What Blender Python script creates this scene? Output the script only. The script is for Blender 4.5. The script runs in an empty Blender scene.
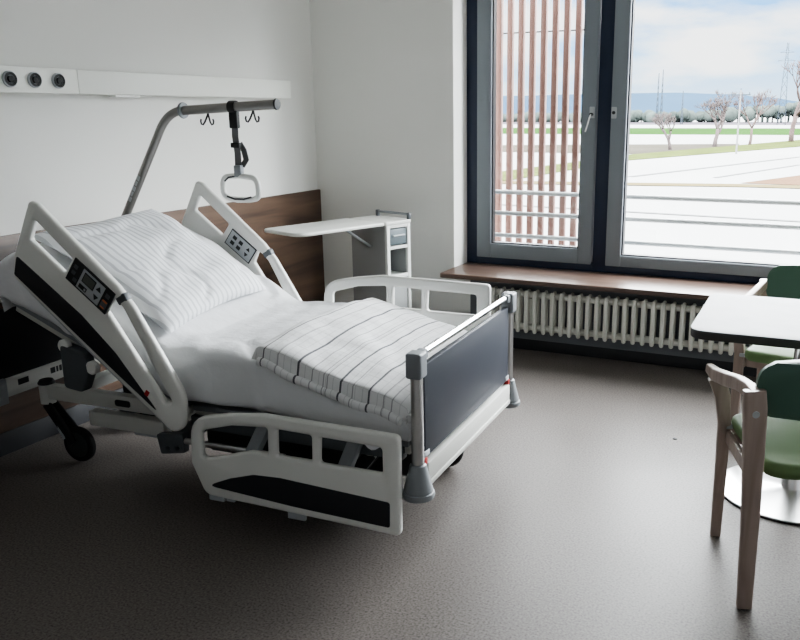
import bpy, bmesh, math, random
from mathutils import Vector, Matrix, noise
random.seed(7)
COL = bpy.context.scene.collection
PI = math.pi

# ------------------------------------------------------------------ materials
MATS = {}
def mat(name, color, rough=0.5, metal=0.0, noise_amt=0.0, noise_scale=20.0, bump=0.0, bump_scale=200.0, spec=0.5, coord='Object'):
    m = bpy.data.materials.new(name); m.use_nodes = True
    nt = m.node_tree; b = nt.nodes['Principled BSDF']
    b.inputs['Base Color'].default_value = (*color, 1); b.inputs['Roughness'].default_value = rough
    b.inputs['Metallic'].default_value = metal; b.inputs['Specular IOR Level'].default_value = spec
    if noise_amt or bump:
        tc = nt.nodes.new('ShaderNodeTexCoord')
    if noise_amt:
        n = nt.nodes.new('ShaderNodeTexNoise'); n.inputs['Scale'].default_value = noise_scale; n.inputs['Detail'].default_value = 6
        nt.links.new(tc.outputs[coord], n.inputs['Vector'])
        r = nt.nodes.new('ShaderNodeValToRGB')
        r.color_ramp.elements[0].position = .3; r.color_ramp.elements[1].position = .7
        r.color_ramp.elements[0].color = (*[c*(1-noise_amt) for c in color], 1)
        r.color_ramp.elements[1].color = (*[min(1, c*(1+noise_amt)) for c in color], 1)
        nt.links.new(n.outputs['Fac'], r.inputs['Fac']); nt.links.new(r.outputs['Color'], b.inputs['Base Color'])
    if bump:
        n2 = nt.nodes.new('ShaderNodeTexNoise'); n2.inputs['Scale'].default_value = bump_scale; n2.inputs['Detail'].default_value = 4
        nt.links.new(tc.outputs[coord], n2.inputs['Vector'])
        bp = nt.nodes.new('ShaderNodeBump'); bp.inputs['Strength'].default_value = bump; bp.inputs['Distance'].default_value = .01
        nt.links.new(n2.outputs['Fac'], bp.inputs['Height']); nt.links.new(bp.outputs['Normal'], b.inputs['Normal'])
    MATS[name] = m
    return m

def wood(name, dark, light, axis='Y', scale=1.0, rough=.5):
    m = bpy.data.materials.new(name); m.use_nodes = True
    nt = m.node_tree; b = nt.nodes['Principled BSDF']; b.inputs['Roughness'].default_value = rough
    tc = nt.nodes.new('ShaderNodeTexCoord'); mp = nt.nodes.new('ShaderNodeMapping')
    s = [14*scale]*3; s['XYZ'.index(axis)] = 1.1*scale; mp.inputs['Scale'].default_value = s
    nt.links.new(tc.outputs['Object'], mp.inputs['Vector'])
    n = nt.nodes.new('ShaderNodeTexNoise'); n.inputs['Scale'].default_value = 1.0; n.inputs['Detail'].default_value = 8; n.inputs['Distortion'].default_value = .6
    nt.links.new(mp.outputs['Vector'], n.inputs['Vector'])
    r = nt.nodes.new('ShaderNodeValToRGB'); r.color_ramp.elements[0].position = .32; r.color_ramp.elements[1].position = .68
    r.color_ramp.elements[0].color = (*dark, 1); r.color_ramp.elements[1].color = (*light, 1)
    nt.links.new(n.outputs['Fac'], r.inputs['Fac']); nt.links.new(r.outputs['Color'], b.inputs['Base Color'])
    MATS[name] = m
    return m

def math_node(nt, op, a, b=None, clamp=False):
    n = nt.nodes.new('ShaderNodeMath'); n.operation = op; n.use_clamp = clamp
    for i, v in enumerate((a, b)):
        if v is None: continue
        if isinstance(v, (int, float)): n.inputs[i].default_value = v
        else: nt.links.new(v, n.inputs[i])
    return n.outputs[0]

def line_mask(nt, coord, pos, w):                  # 1 on a thin line at coord == pos
    d = math_node(nt, 'ABSOLUTE', math_node(nt, 'SUBTRACT', coord, pos))
    return math_node(nt, 'LESS_THAN', d, w)

def rep_mask(nt, coord, pitch, w, off=0.0):        # repeated lines
    f = math_node(nt, 'FRACT', math_node(nt, 'DIVIDE', math_node(nt, 'ADD', coord, 10+off), pitch))
    return math_node(nt, 'LESS_THAN', f, w/pitch)

WHITE_WALL = mat('wall_paint', (.80, .80, .77), .85, bump=.05, bump_scale=300)
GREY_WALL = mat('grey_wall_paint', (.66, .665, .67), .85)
CEIL = mat('ceiling_paint', (.82, .82, .80), .9)
WOODP = wood('walnut_panel', (.045, .027, .019), (.155, .095, .064), 'Y', .8, .45)
SILLW = wood('sill_wood', (.085, .055, .043), (.17, .115, .09), 'X', 1.0, .35)
CHAIRW = wood('chair_wood', (.27, .205, .175), (.40, .315, .275), 'Z', 2.0, .45)
FRAME_DK = mat('navy_frame', (.010, .020, .048), .45)
SASH = mat('grey_sash', (.20, .225, .25), .5)
SEAL = mat('black_seal', (.01, .01, .012), .5)
STEEL = mat('brushed_steel', (.62, .62, .62), .28, 1.0)
CHROME = mat('chrome', (.85, .85, .86), .07, 1.0)
PLAST = mat('bed_white_plastic', (.70, .70, .67), .38)
METALW = mat('white_coated_metal', (.62, .62, .59), .4)
INSERT = mat('anthracite_insert', (.012, .013, .017), .55)
BOARD = mat('anthracite_board', (.026, .030, .042), .42)
GREYP = mat('grey_plastic', (.23, .245, .26), .45)
MIDGREY = mat('mid_grey_plastic', (.09, .10, .11), .5)
LGREY = mat('light_grey_plastic', (.42, .44, .46), .45)
DARK = mat('dark_plastic', (.018, .019, .021), .5)
RUBBER = mat('rubber', (.012, .012, .013), .7)
RED = mat('red_plastic', (.35, .02, .02), .5)
ORANGE = mat('amber_print', (.55, .16, .07), .5)
SCREEN = mat('lcd', (.10, .11, .10), .3)
POLE = mat('pole_grey', (.26, .25, .24), .3, .6)
WEB = mat('webbing', (.14, .14, .14), .8)
RADM = mat('radiator_paint', (.74, .74, .69), .4)
TRUNK = mat('trunking_white', (.82, .83, .78), .45)
CABW = mat('cabinet_white', (.70, .71, .69), .45)
CABG = mat('cabinet_grey', (.30, .31, .31), .5)
CABB = mat('drawer_blue_grey', (.12, .15, .165), .4)
LEAF = mat('leaf_top', (.66, .67, .64), .4)
TABLET = mat('table_laminate', (.20, .20, .212), .55, spec=.25, noise_amt=.10, noise_scale=9)
TABLEE = mat('table_edge', (.05, .045, .043), .5)
GREEN_D = mat('dark_green_shell', (.075, .150, .115), .42)
GREEN_L = mat('green_seat', (.14, .215, .095), .6, spec=.3, bump=.05, bump_scale=500)
BASEB = mat('baseboard_dark', (.022, .023, .027), .6)
SLAT = mat('larch_slat', (.17, .085, .066), .7, noise_amt=.18, noise_scale=3)
RAILM = mat('galvanised', (.36, .37, .37), .5, .0)
SHEET = mat('white_sheet', (.68, .685, .70), .8, bump=1.0, bump_scale=9)
STRAP = mat('black_strap', (.01, .01, .01), .6)
SLATE = mat('slate_grey', (.17, .18, .20), .8)
WHEELC = mat('wheel_cover', (.035, .042, .04), .5)
LENS = mat('lamp_lens', (.9, .9, .88), .3)

def floor_mat():
    m = bpy.data.materials.new('speckled_vinyl'); m.use_nodes = True
    nt = m.node_tree; b = nt.nodes['Principled BSDF']
    tc = nt.nodes.new('ShaderNodeTexCoord')
    n = nt.nodes.new('ShaderNodeTexNoise'); n.inputs['Scale'].default_value = 130; n.inputs['Detail'].default_value = 3
    nt.links.new(tc.outputs['Object'], n.inputs['Vector'])
    r = nt.nodes.new('ShaderNodeValToRGB'); e = r.color_ramp.elements
    e[0].position = .30; e[0].color = (.072, .063, .057, 1)
    e[1].position = .66; e[1].color = (.190, .172, .160, 1)
    x = e.new(.44); x.color = (.132, .117, .108, 1)
    nt.links.new(n.outputs['Fac'], r.inputs['Fac']); nt.links.new(r.outputs['Color'], b.inputs['Base Color'])
    n2 = nt.nodes.new('ShaderNodeTexNoise'); n2.inputs['Scale'].default_value = 2.2; n2.inputs['Detail'].default_value = 5
    nt.links.new(tc.outputs['Object'], n2.inputs['Vector'])
    mr = nt.nodes.new('ShaderNodeMapRange'); mr.inputs['To Min'].default_value = .40; mr.inputs['To Max'].default_value = .52
    nt.links.new(n2.outputs['Fac'], mr.inputs['Value']); nt.links.new(mr.outputs['Result'], b.inputs['Roughness'])
    b.inputs['Specular IOR Level'].default_value = .22
    return m
FLOOR = floor_mat()

def duvet_mat():
    m = bpy.data.materials.new('checked_duvet'); m.use_nodes = True
    nt = m.node_tree; b = nt.nodes['Principled BSDF']; b.inputs['Roughness'].default_value = .85
    tc = nt.nodes.new('ShaderNodeTexCoord'); sp = nt.nodes.new('ShaderNodeSeparateXYZ')
    nt.links.new(tc.outputs['Object'], sp.inputs[0]); X, Y = sp.outputs[0], sp.outputs[1]
    strong = None
    for p, w in ((-.592, .0022), (-.455, .0040), (-.29, .0036), (-.185, .0032)):
        k = line_mask(nt, X, p, w); strong = k if strong is None else math_node(nt, 'MAXIMUM', strong, k)
    faint = rep_mask(nt, X, .0275, .003)
    faint = math_node(nt, 'MAXIMUM', faint, rep_mask(nt, Y, .085, .0035))
    mid = None
    for p in (-.535, -.40, -.355, -.34, -.245, -.13, -.10):
        k = line_mask(nt, X, p, .002); mid = k if mid is None else math_node(nt, 'MAXIMUM', mid, k)
    f = math_node(nt, 'MAXIMUM', math_node(nt, 'MULTIPLY', faint, .22), math_node(nt, 'MULTIPLY', mid, .55))
    f = math_node(nt, 'MAXIMUM', f, math_node(nt, 'MULTIPLY', strong, .95))
    mx = nt.nodes.new('ShaderNodeMix'); mx.data_type = 'RGBA'
    mx.inputs[6].default_value = (.68, .68, .685, 1); mx.inputs[7].default_value = (.07, .07, .085, 1)
    nt.links.new(f, mx.inputs[0]); nt.links.new(mx.outputs[2], b.inputs['Base Color'])
    n = nt.nodes.new('ShaderNodeTexNoise'); n.inputs['Scale'].default_value = 16; n.inputs['Detail'].default_value = 4
    nt.links.new(tc.outputs['Object'], n.inputs['Vector'])
    bp = nt.nodes.new('ShaderNodeBump'); bp.inputs['Strength'].default_value = .35; bp.inputs['Distance'].default_value = .01
    nt.links.new(n.outputs['Fac'], bp.inputs['Height']); nt.links.new(bp.outputs['Normal'], b.inputs['Normal'])
    return m
DUVET = duvet_mat()

def pillow_mat():
    m = bpy.data.materials.new('striped_pillowcase'); m.use_nodes = True
    nt = m.node_tree; b = nt.nodes['Principled BSDF']; b.inputs['Roughness'].default_value = .7
    tc = nt.nodes.new('ShaderNodeTexCoord'); sp = nt.nodes.new('ShaderNodeSeparateXYZ')
    nt.links.new(tc.outputs['Object'], sp.inputs[0])
    k = rep_mask(nt, sp.outputs[1], .034, .012)
    mx = nt.nodes.new('ShaderNodeMix'); mx.data_type = 'RGBA'
    mx.inputs[6].default_value = (.70, .71, .73, 1); mx.inputs[7].default_value = (.46, .47, .495, 1)
    nt.links.new(k, mx.inputs[0]); nt.links.new(mx.outputs[2], b.inputs['Base Color'])
    n = nt.nodes.new('ShaderNodeTexNoise'); n.inputs['Scale'].default_value = 9; n.inputs['Detail'].default_value = 3
    nt.links.new(tc.outputs['Object'], n.inputs['Vector'])
    bp = nt.nodes.new('ShaderNodeBump'); bp.inputs['Strength'].default_value = .3; bp.inputs['Distance'].default_value = .02
    nt.links.new(n.outputs['Fac'], bp.inputs['Height']); nt.links.new(bp.outputs['Normal'], b.inputs['Normal'])
    return m
PILLOW = pillow_mat()

def glass_mat():
    m = bpy.data.materials.new('window_glass'); m.use_nodes = True
    nt = m.node_tree; nt.nodes.clear()
    out = nt.nodes.new('ShaderNodeOutputMaterial'); mx = nt.nodes.new('ShaderNodeMixShader')
    t = nt.nodes.new('ShaderNodeBsdfTransparent'); t.inputs[0].default_value = (.95, .97, .96, 1)
    g = nt.nodes.new('ShaderNodeBsdfGlossy'); g.inputs['Roughness'].default_value = .02
    mx.inputs[0].default_value = .05
    nt.links.new(t.outputs[0], mx.inputs[1]); nt.links.new(g.outputs[0], mx.inputs[2]); nt.links.new(mx.outputs[0], out.inputs[0])
    return m
GLASS = glass_mat()

# ------------------------------------------------------------------ mesh builder
class MB:
    def __init__(s): s.bm = bmesh.new(); s.mats = []
    def mi(s, m):
        if m not in s.mats: s.mats.append(m)
        return s.mats.index(m)
    def _done(s, before, m):
        i = s.mi(m)
        for f in s.bm.faces:
            if f not in before: f.material_index = i; f.smooth = True
    def box(s, c, size, m, bev=0.0, rot=None, seg=2):
        before = set(s.bm.faces)
        M = Matrix.Translation(c)
        if rot is not None: M = M @ rot.to_4x4()
        M = M @ Matrix.Diagonal((*size, 1))
        r = bmesh.ops.create_cube(s.bm, size=1, matrix=M)
        if bev:
            ed = list({e for v in r['verts'] for e in v.link_edges})
            bmesh.ops.bevel(s.bm, geom=ed, offset=min(bev, min(size)*.49), segments=seg, profile=.5, affect='EDGES')
        s._done(before, m); return s
    def bx(s, x0, x1, y0, y1, z0, z1, m, bev=0.0):
        return s.box(((x0+x1)/2, (y0+y1)/2, (z0+z1)/2), (x1-x0, y1-y0, z1-z0), m, bev)
    def bar(s, a, b, w, h, m, bev=0.0, up=(0, 0, 1)):      # box from a to b, w sideways, h along 'up'
        a, b = Vector(a), Vector(b); d = b-a; x = d.normalized(); u = Vector(up)
        y = u.cross(x).normalized(); z = x.cross(y)
        R = Matrix((x, y, z)).transposed()
        return s.box((a+b)/2, (d.length, w, h), m, bev, R)
    def cyl(s, a, b, r, m, r2=None, n=20, cap=True):
        a, b = Vector(a), Vector(b); d = b-a
        before = set(s.bm.faces)
        M = Matrix.Translation((a+b)/2) @ d.to_track_quat('Z', 'Y').to_matrix().to_4x4()
        bmesh.ops.create_cone(s.bm, cap_ends=cap, segments=n, radius1=r, radius2=r if r2 is None else r2, depth=d.length, matrix=M)
        s._done(before, m); return s
    def lathe(s, prof, m, c=(0, 0, 0), axis=(0, 0, 1), n=28):    # prof: (r, h) list along axis
        before = set(s.bm.faces)
        R = Vector(axis).to_track_quat('Z', 'Y').to_matrix(); c = Vector(c)
        rings = []
        for r, h in prof:
            if r < 1e-6: rings.append([s.bm.verts.new(c + R @ Vector((0, 0, h)))]); continue
            rings.append([s.bm.verts.new(c + R @ Vector((r*math.cos(2*PI*k/n), r*math.sin(2*PI*k/n), h))) for k in range(n)])
        for A, B in zip(rings, rings[1:]):
            for k in range(n):
                q = [A[k % len(A)], A[(k+1) % len(A)], B[(k+1) % len(B)], B[k % len(B)]]
                u = []
                [u.append(v) for v in q if v not in u]
                if len(u) > 2: s.bm.faces.new(u)
        s._done(before, m); return s
    def tube(s, pts, r, m, n=12, closed=False, rad=None, flat=None):  # swept circle; flat=(w,h,up) sweeps a rounded strip
        before = set(s.bm.faces)
        P = [Vector(p) for p in pts]; N = len(P); rings = []
        prev = None
        for i in range(N):
            if closed: t = (P[(i+1) % N]-P[i-1]).normalized()
            else: t = (P[min(i+1, N-1)]-P[max(i-1, 0)]).normalized()
            if flat:
                up = Vector(flat[2]); x = (up - t*up.dot(t)).normalized()
            elif prev is None:
                x = t.orthogonal().normalized()
            else:
                x = (prev - t*prev.dot(t)).normalized()
            prev = x; y = t.cross(x)
            rr = rad[i] if rad else r
            ring = []
            for k in range(n):
                a = 2*PI*k/n; ca, sa = math.cos(a), math.sin(a)
                if flat:
                    e = .35
                    ox = math.copysign(abs(ca)**e, ca)*flat[1]/2; oy = math.copysign(abs(sa)**e, sa)*flat[0]/2
                    if rad: ox *= rr; oy *= rr
                else: ox, oy = rr*ca, rr*sa
                ring.append(s.bm.verts.new(P[i]+x*ox+y*oy))
            rings.append(ring)
        pairs = list(zip(rings, rings[1:])) + ([(rings[-1], rings[0])] if closed else [])
        for A, B in pairs:
            for k in range(n): s.bm.faces.new((A[k], A[(k+1) % n], B[(k+1) % n], B[k]))
        if not closed:
            s.bm.faces.new(rings[0][::-1]); s.bm.faces.new(rings[-1])
        s._done(before, m); return s
    def add_mesh(s, me, m):
        before = set(s.bm.faces); s.bm.from_mesh(me); s._done(before, m); bpy.data.meshes.remove(me); return s
    def plate(s, outline, holes, thick, bev, m, M=Matrix.Identity(4)):   # 2-D outline with holes, extruded and edge-rounded
        return s.add_mesh(plate_mesh(outline, holes, thick, bev, M), m)
    def grid(s, nu, nv, fn, m, close=False):
        before = set(s.bm.faces)
        V = [[s.bm.verts.new(fn(i/nu, j/nv)) for j in range(nv+1)] for i in range(nu+1)]
        for i in range(nu):
            for j in range(nv): s.bm.faces.new((V[i][j], V[i+1][j], V[i+1][j+1], V[i][j+1]))
        s._done(before, m); return s
    def poly(s, pts, m):
        before = set(s.bm.faces); s.bm.faces.new([s.bm.verts.new(p) for p in pts]); s._done(before, m); return s
    def build(s, name, parent=None, angle=35, fix=True):
        if fix: bmesh.ops.recalc_face_normals(s.bm, faces=s.bm.faces[:])
        me = bpy.data.meshes.new(name); s.bm.to_mesh(me); s.bm.free()
        for m in s.mats: me.materials.append(m)
        if angle: me.set_sharp_from_angle(angle=math.radians(angle))
        o = bpy.data.objects.new(name, me); COL.objects.link(o)
        if parent is not None: o.parent = parent
        return o

def rpoly(pts):                                   # (x, y, radius) -> points with rounded corners
    out = []; n = len(pts)
    for i, p in enumerate(pts):
        P = Vector(p[:2]); r = p[2] if len(p) > 2 else 0
        if r <= 0: out.append(P); continue
        A = (Vector(pts[i-1][:2])-P).normalized(); B = (Vector(pts[(i+1) % n][:2])-P).normalized()
        ang = math.acos(max(-1, min(1, A.dot(B))))
        d = min(r/math.tan(ang/2), .49*(Vector(pts[i-1][:2])-P).length, .49*(Vector(pts[(i+1) % n][:2])-P).length)
        for k in range(7):
            t = k/6; a, b = P+A*d, P+B*d
            out.append((a*(1-t)+P*t)*(1-t) + (P*(1-t)+b*t)*t)
    return out

def plate_mesh(outline, holes, thick, bev, M):
    cu = bpy.data.curves.new('tmp', 'CURVE'); cu.dimensions = '2D'; cu.fill_mode = 'BOTH'
    cu.extrude = max(thick/2-bev, .0005); cu.bevel_depth = bev; cu.bevel_resolution = 2; cu.offset = -bev
    for pl in [outline]+list(holes):
        sp = cu.splines.new('POLY'); sp.points.add(len(pl)-1); sp.use_cyclic_u = True
        for q, p in zip(sp.points, pl): q.co = (p[0], p[1], 0, 1)
    ob = bpy.data.objects.new('tmp', cu); COL.objects.link(ob)
    dg = bpy.context.evaluated_depsgraph_get(); dg.update()
    me = bpy.data.meshes.new_from_object(ob.evaluated_get(dg))
    bpy.data.objects.remove(ob); bpy.data.curves.remove(cu)
    bm = bmesh.new(); bm.from_mesh(me); bmesh.ops.remove_doubles(bm, verts=bm.verts[:], dist=1e-5)
    bmesh.ops.transform(bm, matrix=M, verts=bm.verts[:]); bm.to_mesh(me); bm.free(); me.materials.clear()
    return me

def frame3(o, x, y):                              # matrix whose local x,y run along given axes at origin o
    x, y = Vector(x).normalized(), Vector(y).normalized(); z = x.cross(y)
    M = Matrix((x, y, z)).transposed().to_4x4(); M.translation = Vector(o)
    return M

def thing(name, label, cat, loc=(0, 0, 0), rz=0.0, group=None):
    o = bpy.data.objects.new(name, None); COL.objects.link(o); o.empty_display_size = .1
    o.location = loc; o.rotation_euler = (0, 0, rz); o['label'] = label; o['category'] = cat
    if group: o['group'] = group
    return o
def tag(o, label, cat, group=None, kind=None):
    o['label'] = label; o['category'] = cat
    if group: o['group'] = group
    if kind: o['kind'] = kind
    return o
def struct(o, label=None):
    o['kind'] = 'structure'
    if label: o['label'] = label
    return o

# ------------------------------------------------------------------ room shell
XW, YW, XR, YB, ZC = -3.355, 4.93, 1.75, -1.3, 2.85       # head wall, window wall, right wall, back wall, ceiling
YO = 5.25                                                  # outer face of the window wall
WX0, WX1, WZ0, WZ1 = -2.304, 1.40, .49, 2.55               # window opening
struct(MB().bx(XW-.2, XR+.2, YB-.2, YO, -.12, 0, FLOOR).build('floor'), 'grey brown speckled vinyl floor')
struct(MB().bx(XW-.2, XR+.2, YB-.2, YO, ZC, ZC+.12, CEIL).build('ceiling'))
struct(MB().bx(XW-.2, XW, YB-.2, YO, 0, ZC, WHITE_WALL).build('wall_head'), 'plain white wall behind the bed')
struct(MB().bx(XR, XR+.2, YB-.2, YO, 0, ZC, GREY_WALL).build('wall_right'))
struct(MB().bx(XW, XR, YB-.2, YB, 0, ZC, GREY_WALL).build('wall_back'))
w = MB()
w.bx(XW, WX0, YW, YO, 0, ZC, WHITE_WALL).bx(WX1, XR, YW, YO, 0, ZC, WHITE_WALL)
w.bx(WX0, WX1, YW, YO, 0, WZ0-.03, WHITE_WALL).bx(WX0, WX1, YW, YO, WZ1, ZC, WHITE_WALL)
struct(w.build('wall_window'), 'white wall around the window')
struct(MB().bx(XW, XW+.022, YB, YW, .11, .98, WOODP, .002).build('trim_1'), 'walnut wall panelling behind the bed')
struct(MB().bx(XW, XW+.014, YB, YW, 0, .105, BASEB, .002).build('baseboard_head'))
struct(MB().bx(XW+.02, XR, YW-.012, YW, 0, .07, BASEB, .002).build('baseboard_window'))
struct(MB().bx(WX0+.12, WX1-.05, YW-.008, YW, .07, .455, SLATE).build('trim_2'), 'slate grey wall field behind the radiator')  # thin sheet, darker grey than the wall around it, below the sill

# ------------------------------------------------------------------ window
YF = 5.135
win = bpy.data.objects.new('window_1', None); COL.objects.link(win); win['kind'] = 'structure'; win['label'] = 'grey and navy framed window over the radiator'
fr = MB()
for x0, x1 in ((WX0, -2.225), (-1.425, -1.335), (.36, .45), (1.30, WX1)): fr.bx(x0, x1, YF, YF+.07, WZ0, WZ1, FRAME_DK, .003)
fr.bx(WX0, WX1, YF+.002, YF+.068, WZ0, .565, FRAME_DK, .003).bx(WX0, WX1, YF+.002, YF+.068, WZ1-.06, WZ1, FRAME_DK, .003)
fr.build('frame', win)
def sash(x0, x1, gl, gr, zb, name='sash'):
    z0, z1 = .553, WZ1-.045
    m = MB(); y0, y1 = YF-.022, YF+.05; zt = z1-.085
    m.bx(x0, gl, y0, y1, z0, z1, SASH, .004).bx(gr, x1, y0, y1, z0, z1, SASH, .004)
    m.bx(gl, gr, y0+.0005, y1, z0, zb, SASH, .004).bx(gl, gr, y0+.0005, y1, zt, z1, SASH, .004)
    e = .009
    m.bx(gl-.001, gl+e, y0+.016, y1-.01, zb, zt, SEAL).bx(gr-e, gr+.001, y0+.016, y1-.01, zb, zt, SEAL)
    m.bx(gl, gr, y0+.0165, y1-.01, zb-.001, zb+e, SEAL).bx(gl, gr, y0+.0165, y1-.01, zt-e, zt+.001, SEAL)
    so = m.build(name, win)
    MB().poly([(gl+.002, YF+.02, zb+.002), (gr-.002, YF+.02, zb+.002), (gr-.002, YF+.02, zt-.002), (gl+.002, YF+.02, zt-.002)], GLASS).build('pane', so, 0)
    return so
s1 = sash(-2.222, -1.432, -2.122, -1.517, .648)
s2 = sash(-1.336, .37, -1.240, .275, .622)
s3 = sash(.445, 1.30, .54, 1.21, .622)
h = MB(); hx, hy, hz = -1.452, YF-.022, 1.495
h.bx(hx-.016, hx+.016, hy-.011, hy, hz-.034, hz+.034, LGREY, .004)
h.cyl((hx, hy-.01, hz-.012), (hx, hy-.034, hz-.012), .010, DARK)
h.tube([(hx, hy-.034, hz-.012), (hx-.006, hy-.04, hz-.03), (hx-.03, hy-.04, hz-.115)], .0045, STEEL, 10)
h.build('handle', s1)
k = MB(); hx = -1.316
k.bx(hx-.016, hx+.016, hy-.011, hy, hz-.036, hz+.032, LGREY, .004).cyl((hx, hy-.008, hz-.002), (hx, hy-.017, hz-.002), .010, DARK)
k.build('window_lock', s2)
sl = MB()
MS = frame3((0, 0, .490), (1, 0, 0), (0, 1, 0))
sl.plate(rpoly([(WX0-.0, 4.70, .02), (WX1+.02, 4.70, .02), (WX1+.02, 4.925, 0), (WX1-.001, 4.926, 0), (WX1-.001, YF+.03, 0), (WX0+.001, YF+.03, 0), (WX0+.001, 4.926, 0), (WX0, 4.92, 0)]), [], .030, .005, SILLW, MS)
sl.build('window_sill', win)

# ------------------------------------------------------------------ outside the window: railing and slatted screen
r = thing('window_railing', 'horizontal galvanised bars outside the window', 'railing', (0, 5.33, .606))
for z in (.365, .222, .07, -.075):
    MB().cyl((-2.26, 0, z), (1.36, 0, z), .0145, RAILM, n=12).build('rail_bar', r)
for x in (-2.262, 1.362):
    MB().bx(x-.006, x+.006, -.085, .02, -.14, .41, RAILM, .002).build('bracket', r)
PITCH = .0788
sc = thing('slatted_screen', 'sliding screen of vertical reddish wooden slats outside the left sash', 'screen', (-2.33, 5.50, .0))
for i in range(13):
    x = .03 + PITCH*i
    MB().bx(x-.0185, x+.0185, -.022, .022, .42, 2.72, SLAT, .003).build('slat', sc)
for z in (.955, 2.015):
    MB().cyl((0, .028, z), (PITCH*12+.06, .028, z), .005, DARK, n=8).build('threaded_rod', sc)
MB().bx(0, PITCH*12+.06, .0, .03, 2.60, 2.66, DARK).build('carrier_rail', sc); MB().bx(0, PITCH*12+.06, -.02, .02, .36, .42, DARK).build('guide_rail', sc)

# ------------------------------------------------------------------ landscape far below
GZ = -4.5
F_WHITE = mat('pale_field', (.165, .165, .163), .95, noise_amt=.05, noise_scale=.05, spec=0.0)
F_GREEN = mat('green_field', (0.0182, 0.0419, 0.0115), .95, noise_amt=.1, noise_scale=.05, spec=0.0)
F_VERGE = mat('grass_verge', (0.0450, 0.0540, 0.0188), .95, noise_amt=.2, noise_scale=.3, spec=0.0)
F_PURP = mat('mauve_field', (0.0495, 0.0450, 0.0510), .95, noise_amt=.08, noise_scale=.05, spec=0.0)
F_BROWN = mat('stubble_field', (0.0435, 0.0398, 0.0330), .95, noise_amt=.12, noise_scale=.1, spec=0.0)
F_ORANGE = mat('ochre_field', (0.0720, 0.0450, 0.0300), .95, noise_amt=.08, noise_scale=.2, spec=0.0)
F_PATH = mat('ochre_path', (0.0736, 0.0608, 0.0336), .95, spec=0.0)
F_LINE = mat('grey_track', (.085, .085, .085), .95, spec=0.0)
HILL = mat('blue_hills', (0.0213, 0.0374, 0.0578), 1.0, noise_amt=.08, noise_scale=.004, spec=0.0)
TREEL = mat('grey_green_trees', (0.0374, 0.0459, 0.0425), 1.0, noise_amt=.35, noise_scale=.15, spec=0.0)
BARK = mat('pale_bark', (0.0600, 0.0495, 0.0480), .9, spec=0.0)
BARKR = mat('rosy_twigs', (0.0690, 0.0510, 0.0480), .9, spec=0.0)
MASTM = mat('mast_grey', (0.0352, 0.0432, 0.0528), .7, spec=0.0)
POLEW = mat('white_pole', (0.1120, 0.1120, 0.1120), .7, spec=0.0)
def flat(name, pts, m, dz, label=None):
    return struct(MB().poly([(x, y, GZ+dz) for x, y in pts], m).build(name, None, 0), label)
flat('ground', [(-1500, 6), (700, 6), (900, 2600), (-2500, 2600)], F_WHITE, 0, 'pale overexposed field below the window')
flat('field_mauve', [(-300, 392), (60, 402), (60, 512), (-300, 470)], F_PURP, .04)
flat('field_green', [(-300, 196), (60, 243), (60, 335), (-300, 285)], F_GREEN, .03, 'bright green strip of field')
flat('field_brown', [(-60, 122), (-28, 122), (-18, 143), (-18.8, 167), (-60, 146)], F_BROWN, .05, 'grey brown stubble patch behind the trees')
flat('verge', [(-60, 36), (-32.5, 80.8), (-28.4, 119.7), (-9.7, 194.6), (12, 262), (15, 240), (-7.6, 158), (-25.4, 105), (-27.5, 70), (-40, 32)], F_VERGE, .06, 'yellow green grass verge along the trees')
flat('field_ochre', [(-8.2, 75.4), (-4, 87), (6, 112), (6, 78), (-3.3, 75.2)], F_ORANGE, .04, 'ochre patch of field at right')
flat('path_ochre', [(-40, 68), (-17.4, 72.0), (-8.1, 74.2), (-3.3, 74.6), (10, 76), (10, 71.5), (-3.2, 71.6), (-8.1, 71.4), (-16.6, 69.4), (-40, 64)], F_PATH, .06)
for nm, a, b, wd in (('track', (-18.6, 79.1), (-5.9, 122.4), .35), ('track', (-11.1, 80.8), (-5.0, 104.1), .25), ('track', (-30, 52.6), (20, 48), .25)):
    A, B = Vector(a), Vector(b); n_ = (B-A).normalized().orthogonal()*wd
    flat(nm, [(A-n_)[:], (B-n_)[:], (B+n_)[:], (A+n_)[:]], F_LINE, .04)
# hills
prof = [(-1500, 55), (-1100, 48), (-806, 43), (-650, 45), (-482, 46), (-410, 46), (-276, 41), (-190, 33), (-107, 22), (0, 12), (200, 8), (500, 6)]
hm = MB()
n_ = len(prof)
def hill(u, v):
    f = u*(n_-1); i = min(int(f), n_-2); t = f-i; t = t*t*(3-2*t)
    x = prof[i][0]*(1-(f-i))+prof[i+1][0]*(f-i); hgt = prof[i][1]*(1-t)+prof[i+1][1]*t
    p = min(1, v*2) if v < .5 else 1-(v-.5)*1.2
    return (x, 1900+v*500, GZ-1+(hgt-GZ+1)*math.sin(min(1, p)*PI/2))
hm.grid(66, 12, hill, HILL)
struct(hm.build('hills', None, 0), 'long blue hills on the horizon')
# tree line
tl = MB()
rnd = random.Random(3)
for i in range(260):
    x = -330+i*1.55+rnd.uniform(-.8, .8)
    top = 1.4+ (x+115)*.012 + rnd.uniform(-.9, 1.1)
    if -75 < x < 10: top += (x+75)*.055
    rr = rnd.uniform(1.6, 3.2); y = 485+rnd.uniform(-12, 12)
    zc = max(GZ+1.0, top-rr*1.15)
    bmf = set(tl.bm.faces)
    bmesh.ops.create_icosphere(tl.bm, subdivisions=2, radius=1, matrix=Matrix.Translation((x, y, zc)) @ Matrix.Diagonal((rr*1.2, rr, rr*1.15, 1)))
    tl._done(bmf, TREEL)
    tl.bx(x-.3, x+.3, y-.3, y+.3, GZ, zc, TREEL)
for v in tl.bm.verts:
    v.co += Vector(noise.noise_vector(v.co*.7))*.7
tag(tl.build('tree_belt', None, 0), 'grey green belt of trees in front of the hills', 'trees', kind='stuff')
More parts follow.
